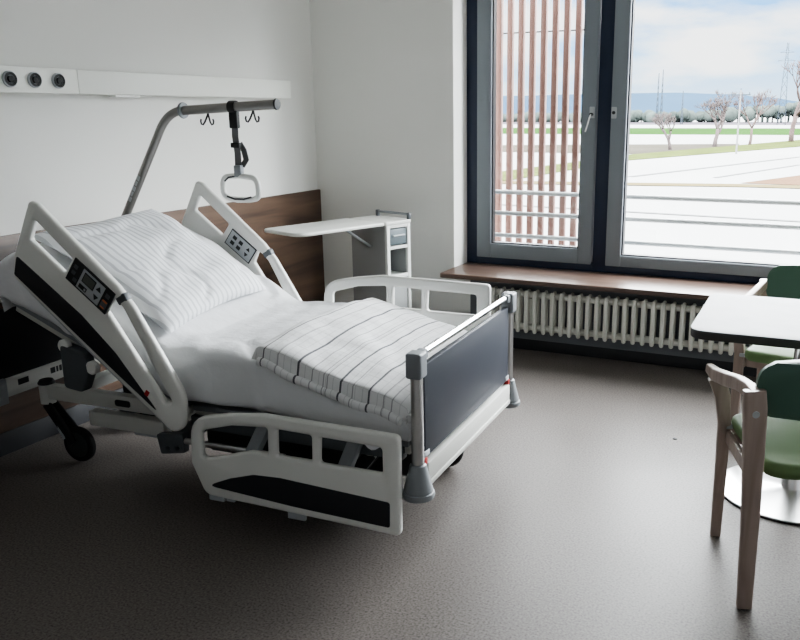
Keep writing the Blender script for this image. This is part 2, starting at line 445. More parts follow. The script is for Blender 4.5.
# bare trees along the verge
def bare_tree(loc, hgt, spread, m, seed, label, depth=5, trunk=.26, trunk_frac=.32):
    R = random.Random(seed); t = thing('bare_tree', label, 'tree', (*loc, GZ), 0, 'bare trees along the verge')
    tr = MB(); br = MB()
    def grow(mb, p, d, L, r, lev):
        pts = [p]; q = Vector(p); dd = Vector(d)
        for _ in range(3):
            dd = (dd + Vector((R.uniform(-.2, .2), R.uniform(-.2, .2), R.uniform(-.05, .15)))).normalized(); q = q+dd*L/3; pts.append(q.copy())
        mb.tube(pts, r, m, 5, rad=[r, r*.9, r*.8, r*.68])
        if lev <= 0: return
        for _ in range(3 if lev > 1 else 6):
            nd = (dd + Vector((R.uniform(-1, 1)*spread, R.uniform(-1, 1)*spread, R.uniform(-.1, .55)))).normalized()
            grow(br, pts[R.choice((2, 3, 3))], nd, L*R.uniform(.62, .85), r*.6, lev-1)
    grow(tr, Vector((0, 0, 0)), Vector((0, 0, 1)), hgt*trunk_frac, trunk, depth)
    tr.build('trunk', t, 0); br.build('branches', t, 0)
bare_tree((-26.1, 137.7), 7.6, .75, BARK, 4, 'small thin bare tree farthest left on the verge', 4, .30)
bare_tree((-21.2, 151.9), 9.6, .95, BARK, 5, 'second bare tree on the verge, with a spreading crown', 5, .42)
bare_tree((-16.6, 163.0), 9.6, .85, BARKR, 6, 'third bare tree, just right of the white utility pole', 5, .30)
bare_tree((-10.7, 181.5), 17.0, .85, BARKR, 9, 'tallest bare tree, at the right edge of the view', 5, .55)
# poles
t = thing('utility_pole', 'white wooden utility pole with one cross arm among the trees', 'pole', (-14.8, 127.9, GZ))
MB().cyl((0, 0, 0), (0, 0, 8.9), .14, POLEW, .10, 10).build('shaft', t)
MB().bx(-1.35, 1.35, -.06, .06, 8.15, 8.32, MASTM).build('cross_arm', t)
for x in (-1.2, 0, 1.2): MB().cyl((x, 0, 8.32 if x else 8.9), (x, 0, 8.6 if x else 9.15), .08, MASTM, .05, 8).build('insulator', t)
def mast(x, y, top, label, wd=.9, arms=0):
    t = thing('lattice_mast', label, 'mast', (x, y, GZ), 0, 'masts on the horizon')
    H = top-GZ; m = MB()
    for sx in (-1, 1):
        for sy in (-1, 1):
            m.bar((sx*wd, sy*wd, 0), (sx*wd*.18, sy*wd*.18, H), .13, .13, MASTM, up=(0, 1, 0))
    N = 9
    for i in range(N):
        z0, z1 = H*i/N, H*(i+1)/N; w0, w1 = wd*(1-.82*i/N), wd*(1-.82*(i+1)/N)
        for sy in (-1, 1):
            m.bar((-w0, sy*w0, z0), (w1, sy*w1, z1), .08, .08, MASTM, up=(0, 1, 0)); m.bar((w0, sy*w0, z0), (-w1, sy*w1, z1), .08, .08, MASTM, up=(0, 1, 0))
    m.build('tower', t, 0)
    for k in range(arms):
        z = H*(.78+.10*k); a = MB(); L = 3.6-.7*k
        a.bar((-L, 0, z), (L, 0, z), .16, .16, MASTM, up=(0, 1, 0)).bar((-L, 0, z), (0, 0, z+1.0), .08, .08, MASTM, up=(0, 1, 0)).bar((L, 0, z), (0, 0, z+1.0), .08, .08, MASTM, up=(0, 1, 0))
        a.build('cross_arm', t, 0)
mast(-82.8, 400, 18.5, 'left one of the twin thin masts before the blue hills', .45)
mast(-80.9, 400, 20, 'right one of the twin thin masts before the blue hills', .45)
mast(-71.4, 400, 10.5, 'short single mast right of the twin masts', .45)
mast(-28.4, 400, 30, 'tall power pylon with two cross arms above the bare trees', 1.7, 2)

# ------------------------------------------------------------------ supply trunking on the head wall
t = thing('supply_trunking', 'long white wall trunking with three round sockets above the bed', 'wall trunking', (XW, 0, 1.588))
XT = .075
MB().bx(.0, XT, 2.916, 4.57, 0, .108, TRUNK, .004).build('cover', t)
MB().bx(.0, XT+.001, YB+.05, 2.913, 0, .108, TRUNK, .003).build('socket_module', t)
for y in (2.555, 2.677, 2.801):
    s = MB(); c = (XT+.001, y, .055)
    s.lathe([(0, .004), (.018, .004), (.018, .012), (.030, .012), (.034, .009), (.034, 0)], LGREY, c, (1, 0, 0), 24)
    s.lathe([(.0181, .0125), (.029, .0135), (.029, .012)], STRAP, c, (1, 0, 0), 24)
    s.lathe([(0, .017), (.013, .016), (.014, .004)], STRAP, c, (1, 0, 0), 18)
    s.build('socket', t)
MB().bx(.012, XT-.012, 3.14, 3.30, -.012, .001, LENS, .004).build('reading_lamp', t)

# ------------------------------------------------------------------ radiator
t = thing('radiator', 'white column radiator under the window sill', 'radiator', (-2.03, 4.83, .0))
RP = .0566; RN = 44
for i in range(RN):
    x = RP*i
    m = MB()
    for y in (-.034, .034):
        m.tube([(x, y*.6, .152), (x, y, .170), (x, y, .392), (x, y*.6, .412)], .0135 if y < 0 else .011, RADM, 10)
    m.cyl((x, -.03, .178), (x, .03, .178), .016, RADM, n=10).cyl((x, -.03, .388), (x, .03, .388), .016, RADM, n=10)
    m.build('radiator_column', t)
for z in (.178, .388):
    MB().cyl((-.02, 0, z), (RP*(RN-1)+.02, 0, z), .021, RADM, n=12).build('header', t)
for x in (.3, 1.9):
    MB().bx(x-.012, x+.012, .0, .085, .20, .36, RADM, .002).build('wall_bracket', t)
MB().tube([(-.02, 0, .178), (-.06, 0, .178), (-.065, 0, .16), (-.065, 0, .0)], .009, RADM, 8).build('supply_pipe', t)

# ------------------------------------------------------------------ hospital bed
BO = (-1.199, 2.268, 0); BR = math.radians(3.5)
bed = thing('hospital_bed', 'adjustable hospital bed with raised back and white side rails', 'hospital bed', BO, BR)
VF = .985
def end_board(u0, sg):                                        # sg +1: outward is +u (foot), -1: head
    b = MB().bx(u0-.011, u0+.011, .045, VF-.045, .375, .700, BOARD if sg > 0 else INSERT, .004).build('end_board', bed)
    for v in (.005, VF-.01):
        MB().cyl((u0, v, .33), (u0, v, .715), .021, STEEL).build('post', bed)
        iv = 1 if v < .5 else -1
        c = MB().plate(rpoly([(-.028, -.032, .014), (.028, -.032, .014), (.028, .03, .014), (-.028, .03, .014)]), [], .085, .008, GREYP, frame3((u0, v, .712), (1, 0, 0), (0, 1, 0)))
        c.bar((u0, v+iv*.02, .733), (u0, v+iv*.062, .738), .036, .034, GREYP, .008)
        c.build('corner_cap', bed)
        bp = MB().lathe([(.022, .37), (.028, .365), (.034, .34), (.048, .285), (.050, .278)], GREYP, (u0, v, 0))
        bp.lathe([(.048, .277), (.049, .272), (.054, .270), (.056, .260), (.053, .250), (.0, .248)], GREYP, (u0, v, 0))
        bp.build('bumper', bed)
        MB().bx(u0-.014, u0+.016, v+iv*.035-.012, v+iv*.035+.012, .352, .378, RED, .003).bx(u0-.012, u0+.014, v+iv*.05-.02, v+iv*.05+.02, .378, .398, LGREY, .003).build('locking_lever', bed)
    MB().cyl((u0, .06, .738), (u0, VF-.065, .738), .0125, CHROME, n=16).build('grab_bar', bed)
    h0 = 0 if sg > 0 else .048
    cb = MB().bx(u0-.022, u0+.022, .045, VF-.05, .290+h0, .358+h0, METALW, .005).bx(u0-.016, u0+.026 if sg > 0 else u0+.016, .05, VF-.055, .274+h0, .292+h0, METALW, .003)
    if sg < 0: cb.bx(u0+.01, u0+.034, .03, .108, .300, .412, GREYP, .006)
    cb.build('crossbar', bed)
    return u0
end_board(0, 1); end_board(-1.985, -1)
# type plate marks on the head crossbar (illegible in the photo)
m = MB().bx(-1.9635, -1.9622, .10, .46, .352, .396, METALW)
for v0, v1 in ((.17, .225), (.345, .37), (.377, .387), (.394, .408), (.416, .424)): m.bx(-1.9630, -1.9612, v0, v1, .362, .388, DARK)
m.build('type_plate', bed)

def to3(v): return frame3((0, v, 0), (1, 0, 0), (0, 0, 1))      # 2-D (u, z) at given v; local normal is -v
def sr(pts, r): return rpoly([(*p, r) for p in pts])
FOOT_OUT = rpoly([(-.858, .445, .10), (-.70, .478, .06), (-.55, .497, .10), (-.03, .490, .025), (-.034, .132, .02), (-.815, .152, .05), (-.868, .27, .04)])
FOOT_HOLES = [rpoly([(-.815, .40, .03), (-.68, .437, .05), (-.532, .450, .012), (-.536, .353, .012), (-.61, .351, .03), (-.72, .318, .05), (-.817, .292, .02)]),
              sr([(-.497, .449), (-.357, .446), (-.361, .351), (-.501, .351)], .012),
              sr([(-.326, .444), (-.094, .440), (-.094, .348), (-.332, .348)], .014)]
FOOT_INS = rpoly([(-.80, .193, .01), (-.70, .236, .05), (-.60, .266, .06), (-.49, .272, .05), (-.068, .252, .01), (-.070, .160, .01), (-.445, .172, 0)])
HEAD_OUT = rpoly([(-1.492, 1.197, .03), (-1.455, 1.185, .02), (-1.125, .906, .10), (-1.064, .835, .10), (-.868, .52, .14), (-.885, .40, .06), (-.938, .372, .06), (-1.40, .735, 0), (-1.618, .905, .03), (-1.60, .99, 0)])
HEAD_HOLES = [rpoly([(-1.478, 1.128, .012), (-1.318, .992, .012), (-1.362, .935, .012), (-1.512, 1.052, .012)]),
              rpoly([(-1.158, .872, .015), (-1.108, .826, .05), (-.928, .49, .01), (-.962, .487, .01), (-1.19, .812, .015)])]
HEAD_INS = rpoly([(-1.583, .990, .01), (-1.30, .785, .05), (-1.16, .655, .06), (-.99, .445, .004), (-1.17, .580, 0), (-1.607, .917, .01)])
PU = Vector((-1.307+1.362, 0, 0))
def side_rail(kind, near, du=0, dv=0, dz=0, label=None):
    v = -.06 if near else VF+.045
    o = -1 if near else 1                                        # outward direction in v
    out, holes, ins = (FOOT_OUT, FOOT_HOLES, FOOT_INS) if kind == 'foot' else (HEAD_OUT, HEAD_HOLES, HEAD_INS)
    m = MB().plate(out, holes, .030, .011, PLAST, to3(v))
    if kind == 'foot' and near:
        m.bx(-.475, -.405, v-.004, v+.010, .116, .155, LGREY, .003)
        m.bx(-.81, -.745, v-.002, v+.012, .128, .160, LGREY, .004).bx(-.735, -.70, v-.002, v+.012, .135, .160, LGREY, .003)
    if kind == 'head':
        pts = [(-1.60, .90), (-1.38, .718), (-.95, .388)]        # moulded lip under the lower edge
        m.tube([(a, v+(.004 if near else -.004), b-.004) for a, b in pts], .011, LGREY, 8)
    ro = m.build('side_rail', bed)
    ro.location = (du, dv, dz)
    if label: ro['label'] = label
    MB().plate(ins, [], .008, .002, INSERT, to3(v+o*.0135)).build('insert_panel', ro)
    if kind == 'head':
        # grip marker ring
        mk = MB().bar((-1.118, v, .8727), (-1.102, v, .845), .0316, .0475, MIDGREY, .006, up=(.866, 0, .5)); mk.build('grip_marker', ro)
        X = Vector((.800, 0, -.600)) ; Yv = Vector((.600, 0, .800))          # along the slope / across it
        f = 1 if near else -1
        if near: c0 = Vector((-1.240, v-.0155, .897)); s = -1
        else: c0 = Vector((-1.255, v-.0155, .888)); s = -1
        M3 = Matrix((X, Vector((0, -1, 0)).cross(X) * 1, Vector((0, -1, 0)))).transposed()
        Yv = M3.col[1]
        def pt(a, b, d=0): return c0+X*a+Yv*b+Vector((0, s*d, 0))
        cp = MB()
        def rect(a0, a1, b0, b1, mm, d, th=.003):
            R = Matrix((X, Yv, X.cross(Yv))).transposed()
            cp.box(pt((a0+a1)/2, (b0+b1)/2, d), (a1-a0, b1-b0, th), mm, 0, R)
        def tri(cx, cy, h_, mm, d, up=1):
            P = [pt(cx-h_, cy-up*h_*.7, d), pt(cx+h_, cy-up*h_*.7, d), pt(cx, cy+up*h_*.9, d)]
            cp.poly([p[:] for p in P], mm)
        if near:
            rect(-.105, .100, -.049, .049, DARK, .0, .008)
            rect(-.052, .058, -.041, .041, LGREY, .005)
            rect(-.040, .018, -.006, .034, DARK, .0065); rect(-.036, .014, -.002, .030, SCREEN, .0072)
            rect(-.042, -.005, -.034, -.018, DARK, .0068); rect(-.016, -.008, -.030, -.022, LGREY, .0075)
            tri(.038, .019, .013, DARK, .0072); tri(.038, -.020, .013, DARK, .0072, -1)
            for a, b in ((-.085, .022), (-.085, -.004), (-.068, -.026)): rect(a-.008, a+.008, b-.007, b+.007, MIDGREY, .0052)
            rect(.066, .092, -.034, -.004, MIDGREY, .0052); rect(.068, .090, -.008, -.002, ORANGE, .0056); rect(.070, .088, -.034, -.028, ORANGE, .0056); rect(.070, .088, .012, .028, MIDGREY, .0052)
            # holder plate behind the panel
            rect(-.11, .105, -.058, .068, PLAST, -.006, .006)
        else:
            rect(-.082, .082, -.044, .044, DARK, .0, .006); rect(-.077, .077, -.039, .039, LGREY, .0035)
            for a in (-.045, -.005):
                for b in (-.014, .016): rect(a-.011, a+.011, b-.009, b+.009, DARK, .0052)
            tri(.045, .016, .012, DARK, .0056); tri(.045, -.016, .012, DARK, .0056, -1)
            rect(-.01, .10, -.185, -.155, DARK, .004, .02)
        cp.build('control_panel', ro)
    if kind == 'head' and near:
        MB().box((-1.035, v-.016, .516), (.016, .004, .02), RED, 0, Matrix.Rotation(math.radians(35), 3, 'Y')).build('warning_mark', ro)
    return ro
side_rail('foot', True, label='lowered near rail at the foot end'); side_rail('foot', False, -.07, 0, .282, label='raised far rail at the foot end')
side_rail('head', True, label='near rail tilted with the raised back'); side_rail('head', False, -.122, 0, -.014, label='far rail tilted with the raised back')
# rail arms, deck, chassis
for u0, v0, z0 in ((-.62, -.035, .33), (-.25, -.035, .33), (-.62, VF+.02, .50), (-.25, VF+.02, .50)):
    iv = 1 if v0 < .5 else -1
    MB().bar((u0, v0+iv*-.008, z0), (u0, v0+iv*.075, .40), .05, .03, GREYP, .004).build('rail_arm', bed)
for v0, iv in ((.02, 1), (VF-.02, -1)):
    a = MB().plate(rpoly([(-1.53, .63, .02), (-1.41, .60, .02), (-1.40, .52, .02), (-1.44, .44, .02), (-1.53, .45, .02)]), [], .05, .006, MIDGREY, to3(v0+iv*.02))
    a.build('rail_bracket', bed)
    for uu, zz in ((-1.515, .62), (-1.385, .545)):
        MB().lathe([(0, -.014), (.024, -.013), (.027, -.009), (.027, .009), (.024, .013), (0, .014)], PLAST, (uu, v0+iv*.01, zz), (0, 1, 0), 18).build('bracket_cap', bed)
def deck(u0, z0, u1, z1, v0=.06, v1=VF-.07):
    m = MB().bar((u0, (v0+v1)/2, z0), (u1, (v0+v1)/2, z1), v1-v0, .022, GREYP, .004)
    for v in (v0+.03, v1-.03): m.bar((u0, v, z0-.025), (u1, v, z1-.025), .03, .035, METALW, .003)
    return m
deck(-.98, .425, -1.80, .768).build('backrest_frame', bed)
deck(-.95, .425, -.58, .432).build('seat_frame', bed)
deck(-.56, .432, -.06, .405).build('leg_rest_frame', bed)
for v in (.26, .725):
    MB().bar((-1.90, v, .318), (-.15, v, .318), .045, .066, METALW, .006).build('frame_beam', bed)
    MB().bar((-1.66, v+.005, .226), (-1.26, v+.005, .226), .05, .068, METALW, .006).bar((-1.42, v, .195), (-1.10, v, .195), .035, .026, LGREY, .004).build('lift_housing', bed)
    MB().plate(rpoly([(-1.50, .304, .012), (-1.42, .304, .012), (-1.42, .332, .012), (-1.50, .332, .012)]), [], .006, .002, DARK, to3(v-.0235)).build('slot_cover', bed)
for u0 in (-1.80, -.95, -.2): MB().bx(u0-.03, u0+.03, .24, .75, .29, .34, METALW, .004).build('cross_member', bed)
for v in (.075, VF-.085): MB().bx(-.96, -.08, v-.02, v+.02, .345, .395, MIDGREY, .005).build('deck_beam', bed)
MB().bx(-1.12, -.42, .32, .70, .12, .385, DARK, .03).build('lift_cover', bed)
MB().plate(rpoly([(-.40, .14, .03), (-.10, .14, .03), (-.12, .33, .05), (-.34, .36, .05)]), [], .36, .02, DARK, to3(.52)).build('lift_cover', bed)
MB().bx(-1.60, -1.15, .38, .62, .22, .40, DARK, .02).cyl((-1.3, .5, .36), (-.7, .5, .40), .035, DARK).bx(-.78, -.5, .36, .64, .24, .40, DARK, .02).build('actuator', bed)
for v in (.32, .66):
    MB().bar((-1.55, v, .25), (-1.05, v, .405), .03, .05, MIDGREY, .004).bar((-.85, v, .25), (-.35, v, .40), .03, .05, MIDGREY, .004).build('scissor_arm', bed)
# mount block between the two near rails
MB().plate(rpoly([(-1.115, .305, .01), (-.99, .322, .01), (-.985, .245, .01), (-1.10, .225, .01)]), [rpoly([(-1.075, .262, .01), (-1.055, .262, .01), (-1.055, .246, .01), (-1.075, .246, .01)]), rpoly([(-1.03, .268, .01), (-1.01, .268, .01), (-1.01, .252, .01), (-1.03, .252, .01)])], .03, .004, MIDGREY, to3(.05)).build('rail_mount', bed)
MB().cyl((-1.05, .05, .29), (-.55, .05, .29), .012, STEEL).build('rail_rod', bed)
MB().bar((-1.04, .06, .28), (-1.04, .26, .30), .06, .05, MIDGREY, .004).build('mount_bracket', bed)
def castor(u0, v0, yaw):
    c = MB().cyl((u0, v0, .262), (u0, v0, .352), .033, METALW).lathe([(0, .372), (.028, .368), (.036, .356), (.036, .350)], DARK, (u0, v0, 0))
    R = Matrix.Rotation(yaw, 3, 'Z'); P = Vector((u0, v0, 0)); W = P+R @ Vector((.145, 0, .083))
    A = P+R @ Vector((.0, 0, .262))
    for s in (-1, 1):
        off = R @ Vector((0, s*.026, 0))
        c.bar(A+off*.6, W+off+R @ Vector((-.01, 0, .01)), .012, .05, DARK, .004)
    c.bar(A+R @ Vector((-.012, 0, -.012)), W+R @ Vector((-.05, -.034, .03)), .008, .008, LGREY)
    co = c.build('castor', bed)
    ax = R @ Vector((0, 1, 0))
    wl = MB().lathe([(0, -.016), (.052, -.018), (.056, -.016), (.056, .016), (.052, .018), (0, .016)], WHEELC, W, ax)
    wl.lathe([(.0565, -.016), (.072, -.017), (.079, -.010), (.080, 0), (.079, .010), (.072, .017), (.0565, .016)], RUBBER, W, ax)
    wl.build('wheel', co)
    MB().bar(W+R @ Vector((-.055, 0, .05)), W+R @ Vector((-.03, 0, .055)), .05, .012, RED, .003).build('brake_tab', co)
castor(-1.90, .26, math.radians(2)); castor(-1.90, .725, math.radians(2)); castor(-.30, .26, math.radians(175)); castor(-.36, .76, math.radians(8))
# lifting pole
VP = .78
def bez(P, n=10):
    out = []
    for k in range(n+1):
        t = k/n; a, b, c = [Vector(p) for p in P]
        out.append((a*(1-t)+b*t)*(1-t)+(b*(1-t)+c*t)*t)
    return out
pp = [Vector((-2.055, VP, .36)), Vector((-2.035, VP, .62)), Vector((-1.99, VP, .80)), Vector((-1.615, VP, 1.40))] + bez([(-1.60, VP, 1.425), (-1.548, VP, 1.505), (-1.47, VP, 1.511)])
MBP = MB().tube(pp, .0190, POLE, 16).tube([(-1.47, VP, 1.511), (-.975, VP, 1.535)], .0205, POLE, 16)
pole = MBP.build('lifting_pole', bed)
MB().lathe([(.0207, -.006), (.034, -.006), (.036, 0), (.034, .006), (.0207, .006)], GREYP, (-1.462, VP, 1.5115), (1, 0, 0)).build('stop_ring', pole)
MB().lathe([(0, .006), (.023, .004), (.024, -.004), (.0207, -.006)], DARK, (-.975, VP, 1.535), (1, 0, 0)).build('end_cap', pole)
for u0, dz in ((-1.33, -.018), (-1.095, -.006)):
    hk = MB()
    for s in (-1, 1):
        hk.tube([(u0, VP, 1.516+dz), (u0+s*0.008, VP-.004, 1.494+dz), (u0+s*0.015, VP-.008, 1.478+dz), (u0+s*0.023, VP-.01, 1.468+dz), (u0+s*0.031, VP-.01, 1.471+dz), (u0+s*0.034, VP-.01, 1.483+dz), (u0+s*0.031, VP-.01, 1.492+dz)], .004, DARK, 8)
    hk.build('double_hook', pole)
m = MB()
for k in range(5):
    P = Vector((-1.795+.0152*k, VP-.0188, 1.112+.0243*k)); m.bar(P-Vector((.006, 0, .0096)), P+Vector((.006, 0, .0096)), .002, .012 if k % 2 else .018, LGREY, up=(.848, 0, -.53))
m.build('printed_mark', pole)
MB().bx(-2.085, -2.02, VP-.03, VP+.03, .30, .42, METALW, .004).build('pole_socket', pole)
MB().bx(-2.06, -1.98, .02, .96, .345, .390, METALW, .003).build('head_beam', bed)

# trapeze handle
UH = -1.196
t = thing('trapeze_handle', 'white triangular grab handle on a grey strap hanging from the bed pole', 'grab handle', BO, BR)
st = MB().tube([(UH+.004, VP, 1.49), (UH+.0, VP, 1.40), (UH+.01, VP-.004, 1.33), (UH+.006, VP, 1.268)], 0, WEB, 12, flat=(.004, .034, (1, 0, 0)))
st.tube([(UH+.012, VP+.012, 1.372), (UH+.026, VP+.02, 1.34), (UH+.035, VP+.02, 1.30), (UH+.020, VP+.008, 1.272)], 0, WEB, 12, flat=(.004, .03, (1, 0, 0)))
so = st.build('strap', t)
lp = MB().plate([(UH-.024+.048*x, z) for x, z in ((0, 1.485), (1, 1.485), (1, 1.567), (0, 1.567))], [[(UH-.018+.036*x, z) for x, z in ((0, 1.489), (1, 1.489), (1, 1.563), (0, 1.563))]], .002, .0005, STRAP, to3(VP)) if False else MB()
a_ = []
for k in range(25):
    a = 2*PI*k/24; a_.append((0, .0245*math.sin(a), .0245*math.cos(a)))
before = None
lp.tube([(UH, VP+p[1], 1.525+p[2]) for p in a_[:-1]], 0, STRAP, 10, closed=True, flat=(.005, .036, (1, 0, 0)))
lp.bx(UH-.020, UH+.022, VP-.012, VP+.012, 1.435, 1.515, STRAP, .004)
lp.build('loop', t)
MB().bx(UH-.02, UH+.024, VP-.012, VP+.012, 1.352, 1.374, STRAP, .003).build('buckle', t)
hd = MB()
cx, cz, hw, hh = UH+.008, 1.181, .113, .050
ring = rpoly([(-hw, -hh, .045), (-hw*.2, -hh-.006, .02), (hw*.5, -hh-.002, .02), (hw*1.02, -hh+.008, .045), (hw*.98, hh-.006, .045), (.0, hh, .03), (-hw*.96, hh-.008, .045)])
# ring lies in a plane turned slightly about the strap
ca, sa = math.cos(math.radians(-12)), math.sin(math.radians(-12))
R3 = [Vector((cx+p.x*ca, VP+p.x*sa, cz+p.y)) for p in ring]
hd.tube(R3, .0125, PLAST, 12, closed=True)
hd.bx(UH-.012, UH+.026, VP-.014, VP+.014, 1.225, 1.278, GREYP, .006)
ho = hd.build('grip', t)
sh = MB()
low = [Vector((cx+x*ca, VP+x*sa-.0135, cz+z)) for x, z in ((-.075, -.042), (-.03, -.052), (.03, -.050), (.075, -.038))]
sh.tube(low, .004, DARK, 8)
sh.tube([Vector((cx+x*ca, VP+x*sa-.0125, cz+z)) for x, z in ((-.085, .025), (-.06, .042), (-.02, .048))], .004, DARK, 8)
sh.build('grip_inlay', ho)

# ------------------------------------------------------------------ mattress, duvet, pillow
TOP = [(-1.835, .86), (-1.825, .93), (-1.76, .975), (-1.62, .985), (-1.45, .905), (-1.20, .765), (-1.03, .680), (-.90, .672), (-.62, .668), (-.45, .612), (-.25, .558), (-.10, .527), (-.045, .512), (-.030, .49)]
BOT = [(-1.80, .79), (-1.79, .785), (-1.74, .760), (-1.58, .695), (-1.42, .625), (-1.18, .525), (-1.02, .458), (-.90, .452), (-.62, .452), (-.45, .445), (-.25, .432), (-.10, .428), (-.055, .427), (-.040, .43)]
def lerp_tab(T, u):
    if u <= T[0][0]: return T[0][1]
    for (a, za), (b, zb) in zip(T, T[1:]):
        if u <= b: return za+(zb-za)*(u-a)/(b-a)
    return T[-1][1]
def rs(T, n):                                         # resample by index with smoothing
    out = []
    for i in range(n+1):
        f = i/n*(len(T)-1); k = min(int(f), len(T)-2); t = f-k
        P = [Vector(T[max(0, min(len(T)-1, k+j))]) for j in (-1, 0, 1, 2)]
        out.append(.5*((2*P[1])+(-P[0]+P[2])*t+(2*P[0]-5*P[1]+4*P[2]-P[3])*t*t+(-P[0]+3*P[1]-3*P[2]+P[3])*t**3))
    return out
def mattress():
    N, K = 190, 90
    tp, bt = rs(TOP, N), rs(BOT, N)
    v0, v1 = .018, VF-.045
    m = MB(); rings = []
    for i in range(N+1):
        ring = []
        A, B = tp[i], bt[i]; th = A-B
        for k in range(K):                              # around: rounded rectangle in (v, h)
            a = 2*PI*k/K
            c, s = math.cos(a), math.sin(a); e = .22
            X = math.copysign(abs(c)**e, c); Y = math.copysign(abs(s)**e, s)
            vv = (v0+v1)/2+X*(v1-v0)/2; hh = .5+Y*.5
            P = B+th*hh
            w = noise.noise(Vector((P.x*5, vv*4, P.y*6)))*.014+noise.noise(Vector((P.x*12, vv*8, 2)))*.009-.016*max(0, 1-abs(noise.noise(Vector((P.x*3.1+vv*1.7, vv*2.3-P.x, 5))))*9)
            if X < -.9: # near side: soft vertical drape folds
                vv += noise.noise(Vector((P.x*9, 0, P.y*3)))*.012 - .006*(1-hh) - .010*max(0, 1-abs(P.x+.62+.04*hh)*45)
            ring.append(m.bm.verts.new((P.x+.2*w, vv, P.y+(w if Y > .5 else w*.4))))
        rings.append(ring)
    for A, B in zip(rings, rings[1:]):
        for k in range(K): m.bm.faces.new((A[k], A[(k+1) % K], B[(k+1) % K], B[k]))
    m.bm.faces.new(rings[0][::-1]); m.bm.faces.new(rings[-1])
    for f in m.bm.faces: f.smooth = True
    m.mi(SHEET)
    root = thing('mattress', 'mattress under a wrinkled white fitted sheet on the hospital bed', 'mattress', BO, BR)
    m.build('fitted_sheet', root, 60)
    # loose flap of sheet by the foot rail
    f = MB()
    f.grid(10, 6, lambda a, b: (-.235+.12*a+.02*b, .010-.012*b-.006*math.sin(a*7), .470-.055*b-.02*a+.012*math.sin(a*9+b)), SHEET)
    f.build('sheet_corner', root, 60)
    # loose bundle hanging at the head end
    g = MB()
    g.grid(10, 10, lambda a, b: (-1.835-.012*math.sin(b*5)+.02*a, .03+.45*b, .86-.13*a+.012*math.sin(b*11)), SHEET)
    g.build('sheet_overhang', root, 60)
mattress()

def surf(u): return lerp_tab(TOP, u)
def duvet():
    u0, u1, v0, v1 = -.640, -.040, .012, VF-.065
    N, K = 56, 60
    root = thing('folded_duvet', 'folded white duvet with thin dark lines across the foot of the bed', 'duvet', BO, BR)
    m = MB()
    def edge(t, n=5): return max(0.0, 1-abs(2*t-1)**n)**(1/n)
    def top(a, b):
        u = u0+(u1-u0)*a; v = v0+(v1-v0)*b
        u += .016*noise.noise(Vector((v*3, 1, 0)))*(1 if a in (0, 1) else 1)
        v += .010*noise.noise(Vector((u*5, 7, 0)))
        base = surf(u)+.002
        if v < .03: base -= (.03-v)*.5
        h_ = .060*edge(a, 4)*edge(b, 7)
        w = noise.noise(Vector((u*6, v*5, 3)))*.012+noise.noise(Vector((u*14, v*11, 9)))*.005
        puff = .016*math.sin(PI*min(1, max(0, b)))
        return Vector((u, v, base+h_+(w+puff)*edge(a)*edge(b)))
    m.grid(N, K, top, DUVET)
    def bot(a, b):
        P = top(a, b); u, v = P.x, P.y
        base = surf(u)+.002
        if v < .03: base -= (.03-v)*.5
        return Vector((u, v, min(base, P.z)))
    m.grid(N, K, lambda a, b: bot(a, 1-b), DUVET)
    bmesh.ops.remove_doubles(m.bm, verts=m.bm.verts[:], dist=.0006)
    m.build('cover', root, 60)
    # lower folded layer peeping out on the near side
    l = MB()
    l.tube([(u0+.03+(u1-u0-.05)*k/48, .010+.005*math.sin(k*.35), surf(u0+.03+(u1-u0-.05)*k/48)-.006+.003*math.sin(k*.5)) for k in range(49)], .015, DUVET, 12)
    l.build('lower_fold', root, 60)
    e = MB()
    e.tube([(u1+.004, .02+.86*k/20, surf(u1)+.010+.003*math.sin(k*2)) for k in range(21)], .015, DUVET, 10)
    e.build('end_fold', root, 60)
duvet()

def pillow():
    L, W, T = .335, .385, .068
    root = thing('pillow', 'large white pillow with fine grey stripes on the raised backrest', 'pillow', BO, BR)
    m = MB(); N = 64
    ang = math.radians(33); yaw = math.radians(5.5)
    c = Vector((-1.348, .412, .893))
    X = Vector((math.cos(ang), 0, -math.sin(ang))); Z = Vector((math.sin(ang), 0, math.cos(ang))); Y = Vector((0, 1, 0))
    Rz = Matrix.Rotation(yaw, 3, Z) @ Matrix.Rotation(math.radians(-2), 3, X); X = Rz @ X; Y = Rz @ Y
    Z = X.cross(Y); ob = Matrix((X, Y, Z)).transposed().to_4x4(); ob.translation = c
    def P(a, b, s):
        x, y = 2*a-1, 2*b-1
        k = (1-.10*math.cos(x*PI/2)*abs(y)**3) ; k2 = (1-.09*math.cos(y*PI/2)*abs(x)**3)
        px, py = x*L*k2, y*W*k
        e = max(0, (1-x**4)*(1-y**4))**.55
        h_ = T*e*(1.05 if s > 0 else .55)
        h_ *= 1+.12*noise.noise(Vector((x*2.2, y*2, s)))
        wr = noise.noise(Vector((px*9, py*4, 5)))*.012*e+noise.noise(Vector((px*20, py*8, 1)))*.006*e-.010*e*max(0, 1-abs(noise.noise(Vector((px*5, py*3, 8))))*8)
        dip = -.012*math.exp(-((x-.5)**2+(y+.2)**2)*8)
        sag = -.03*max(0, -x-.55)*1.0
        return Vector((px, py, s*h_+wr+dip*(s > 0)+sag))
    m.grid(N, N, lambda a, b: P(a, b, 1), PILLOW); m.grid(N, N, lambda a, b: P(a, 1-b, -1), PILLOW)
    bmesh.ops.remove_doubles(m.bm, verts=m.bm.verts[:], dist=.0008)
    o = m.build('pillowcase', root, 60)
    o.matrix_local = ob
pillow()

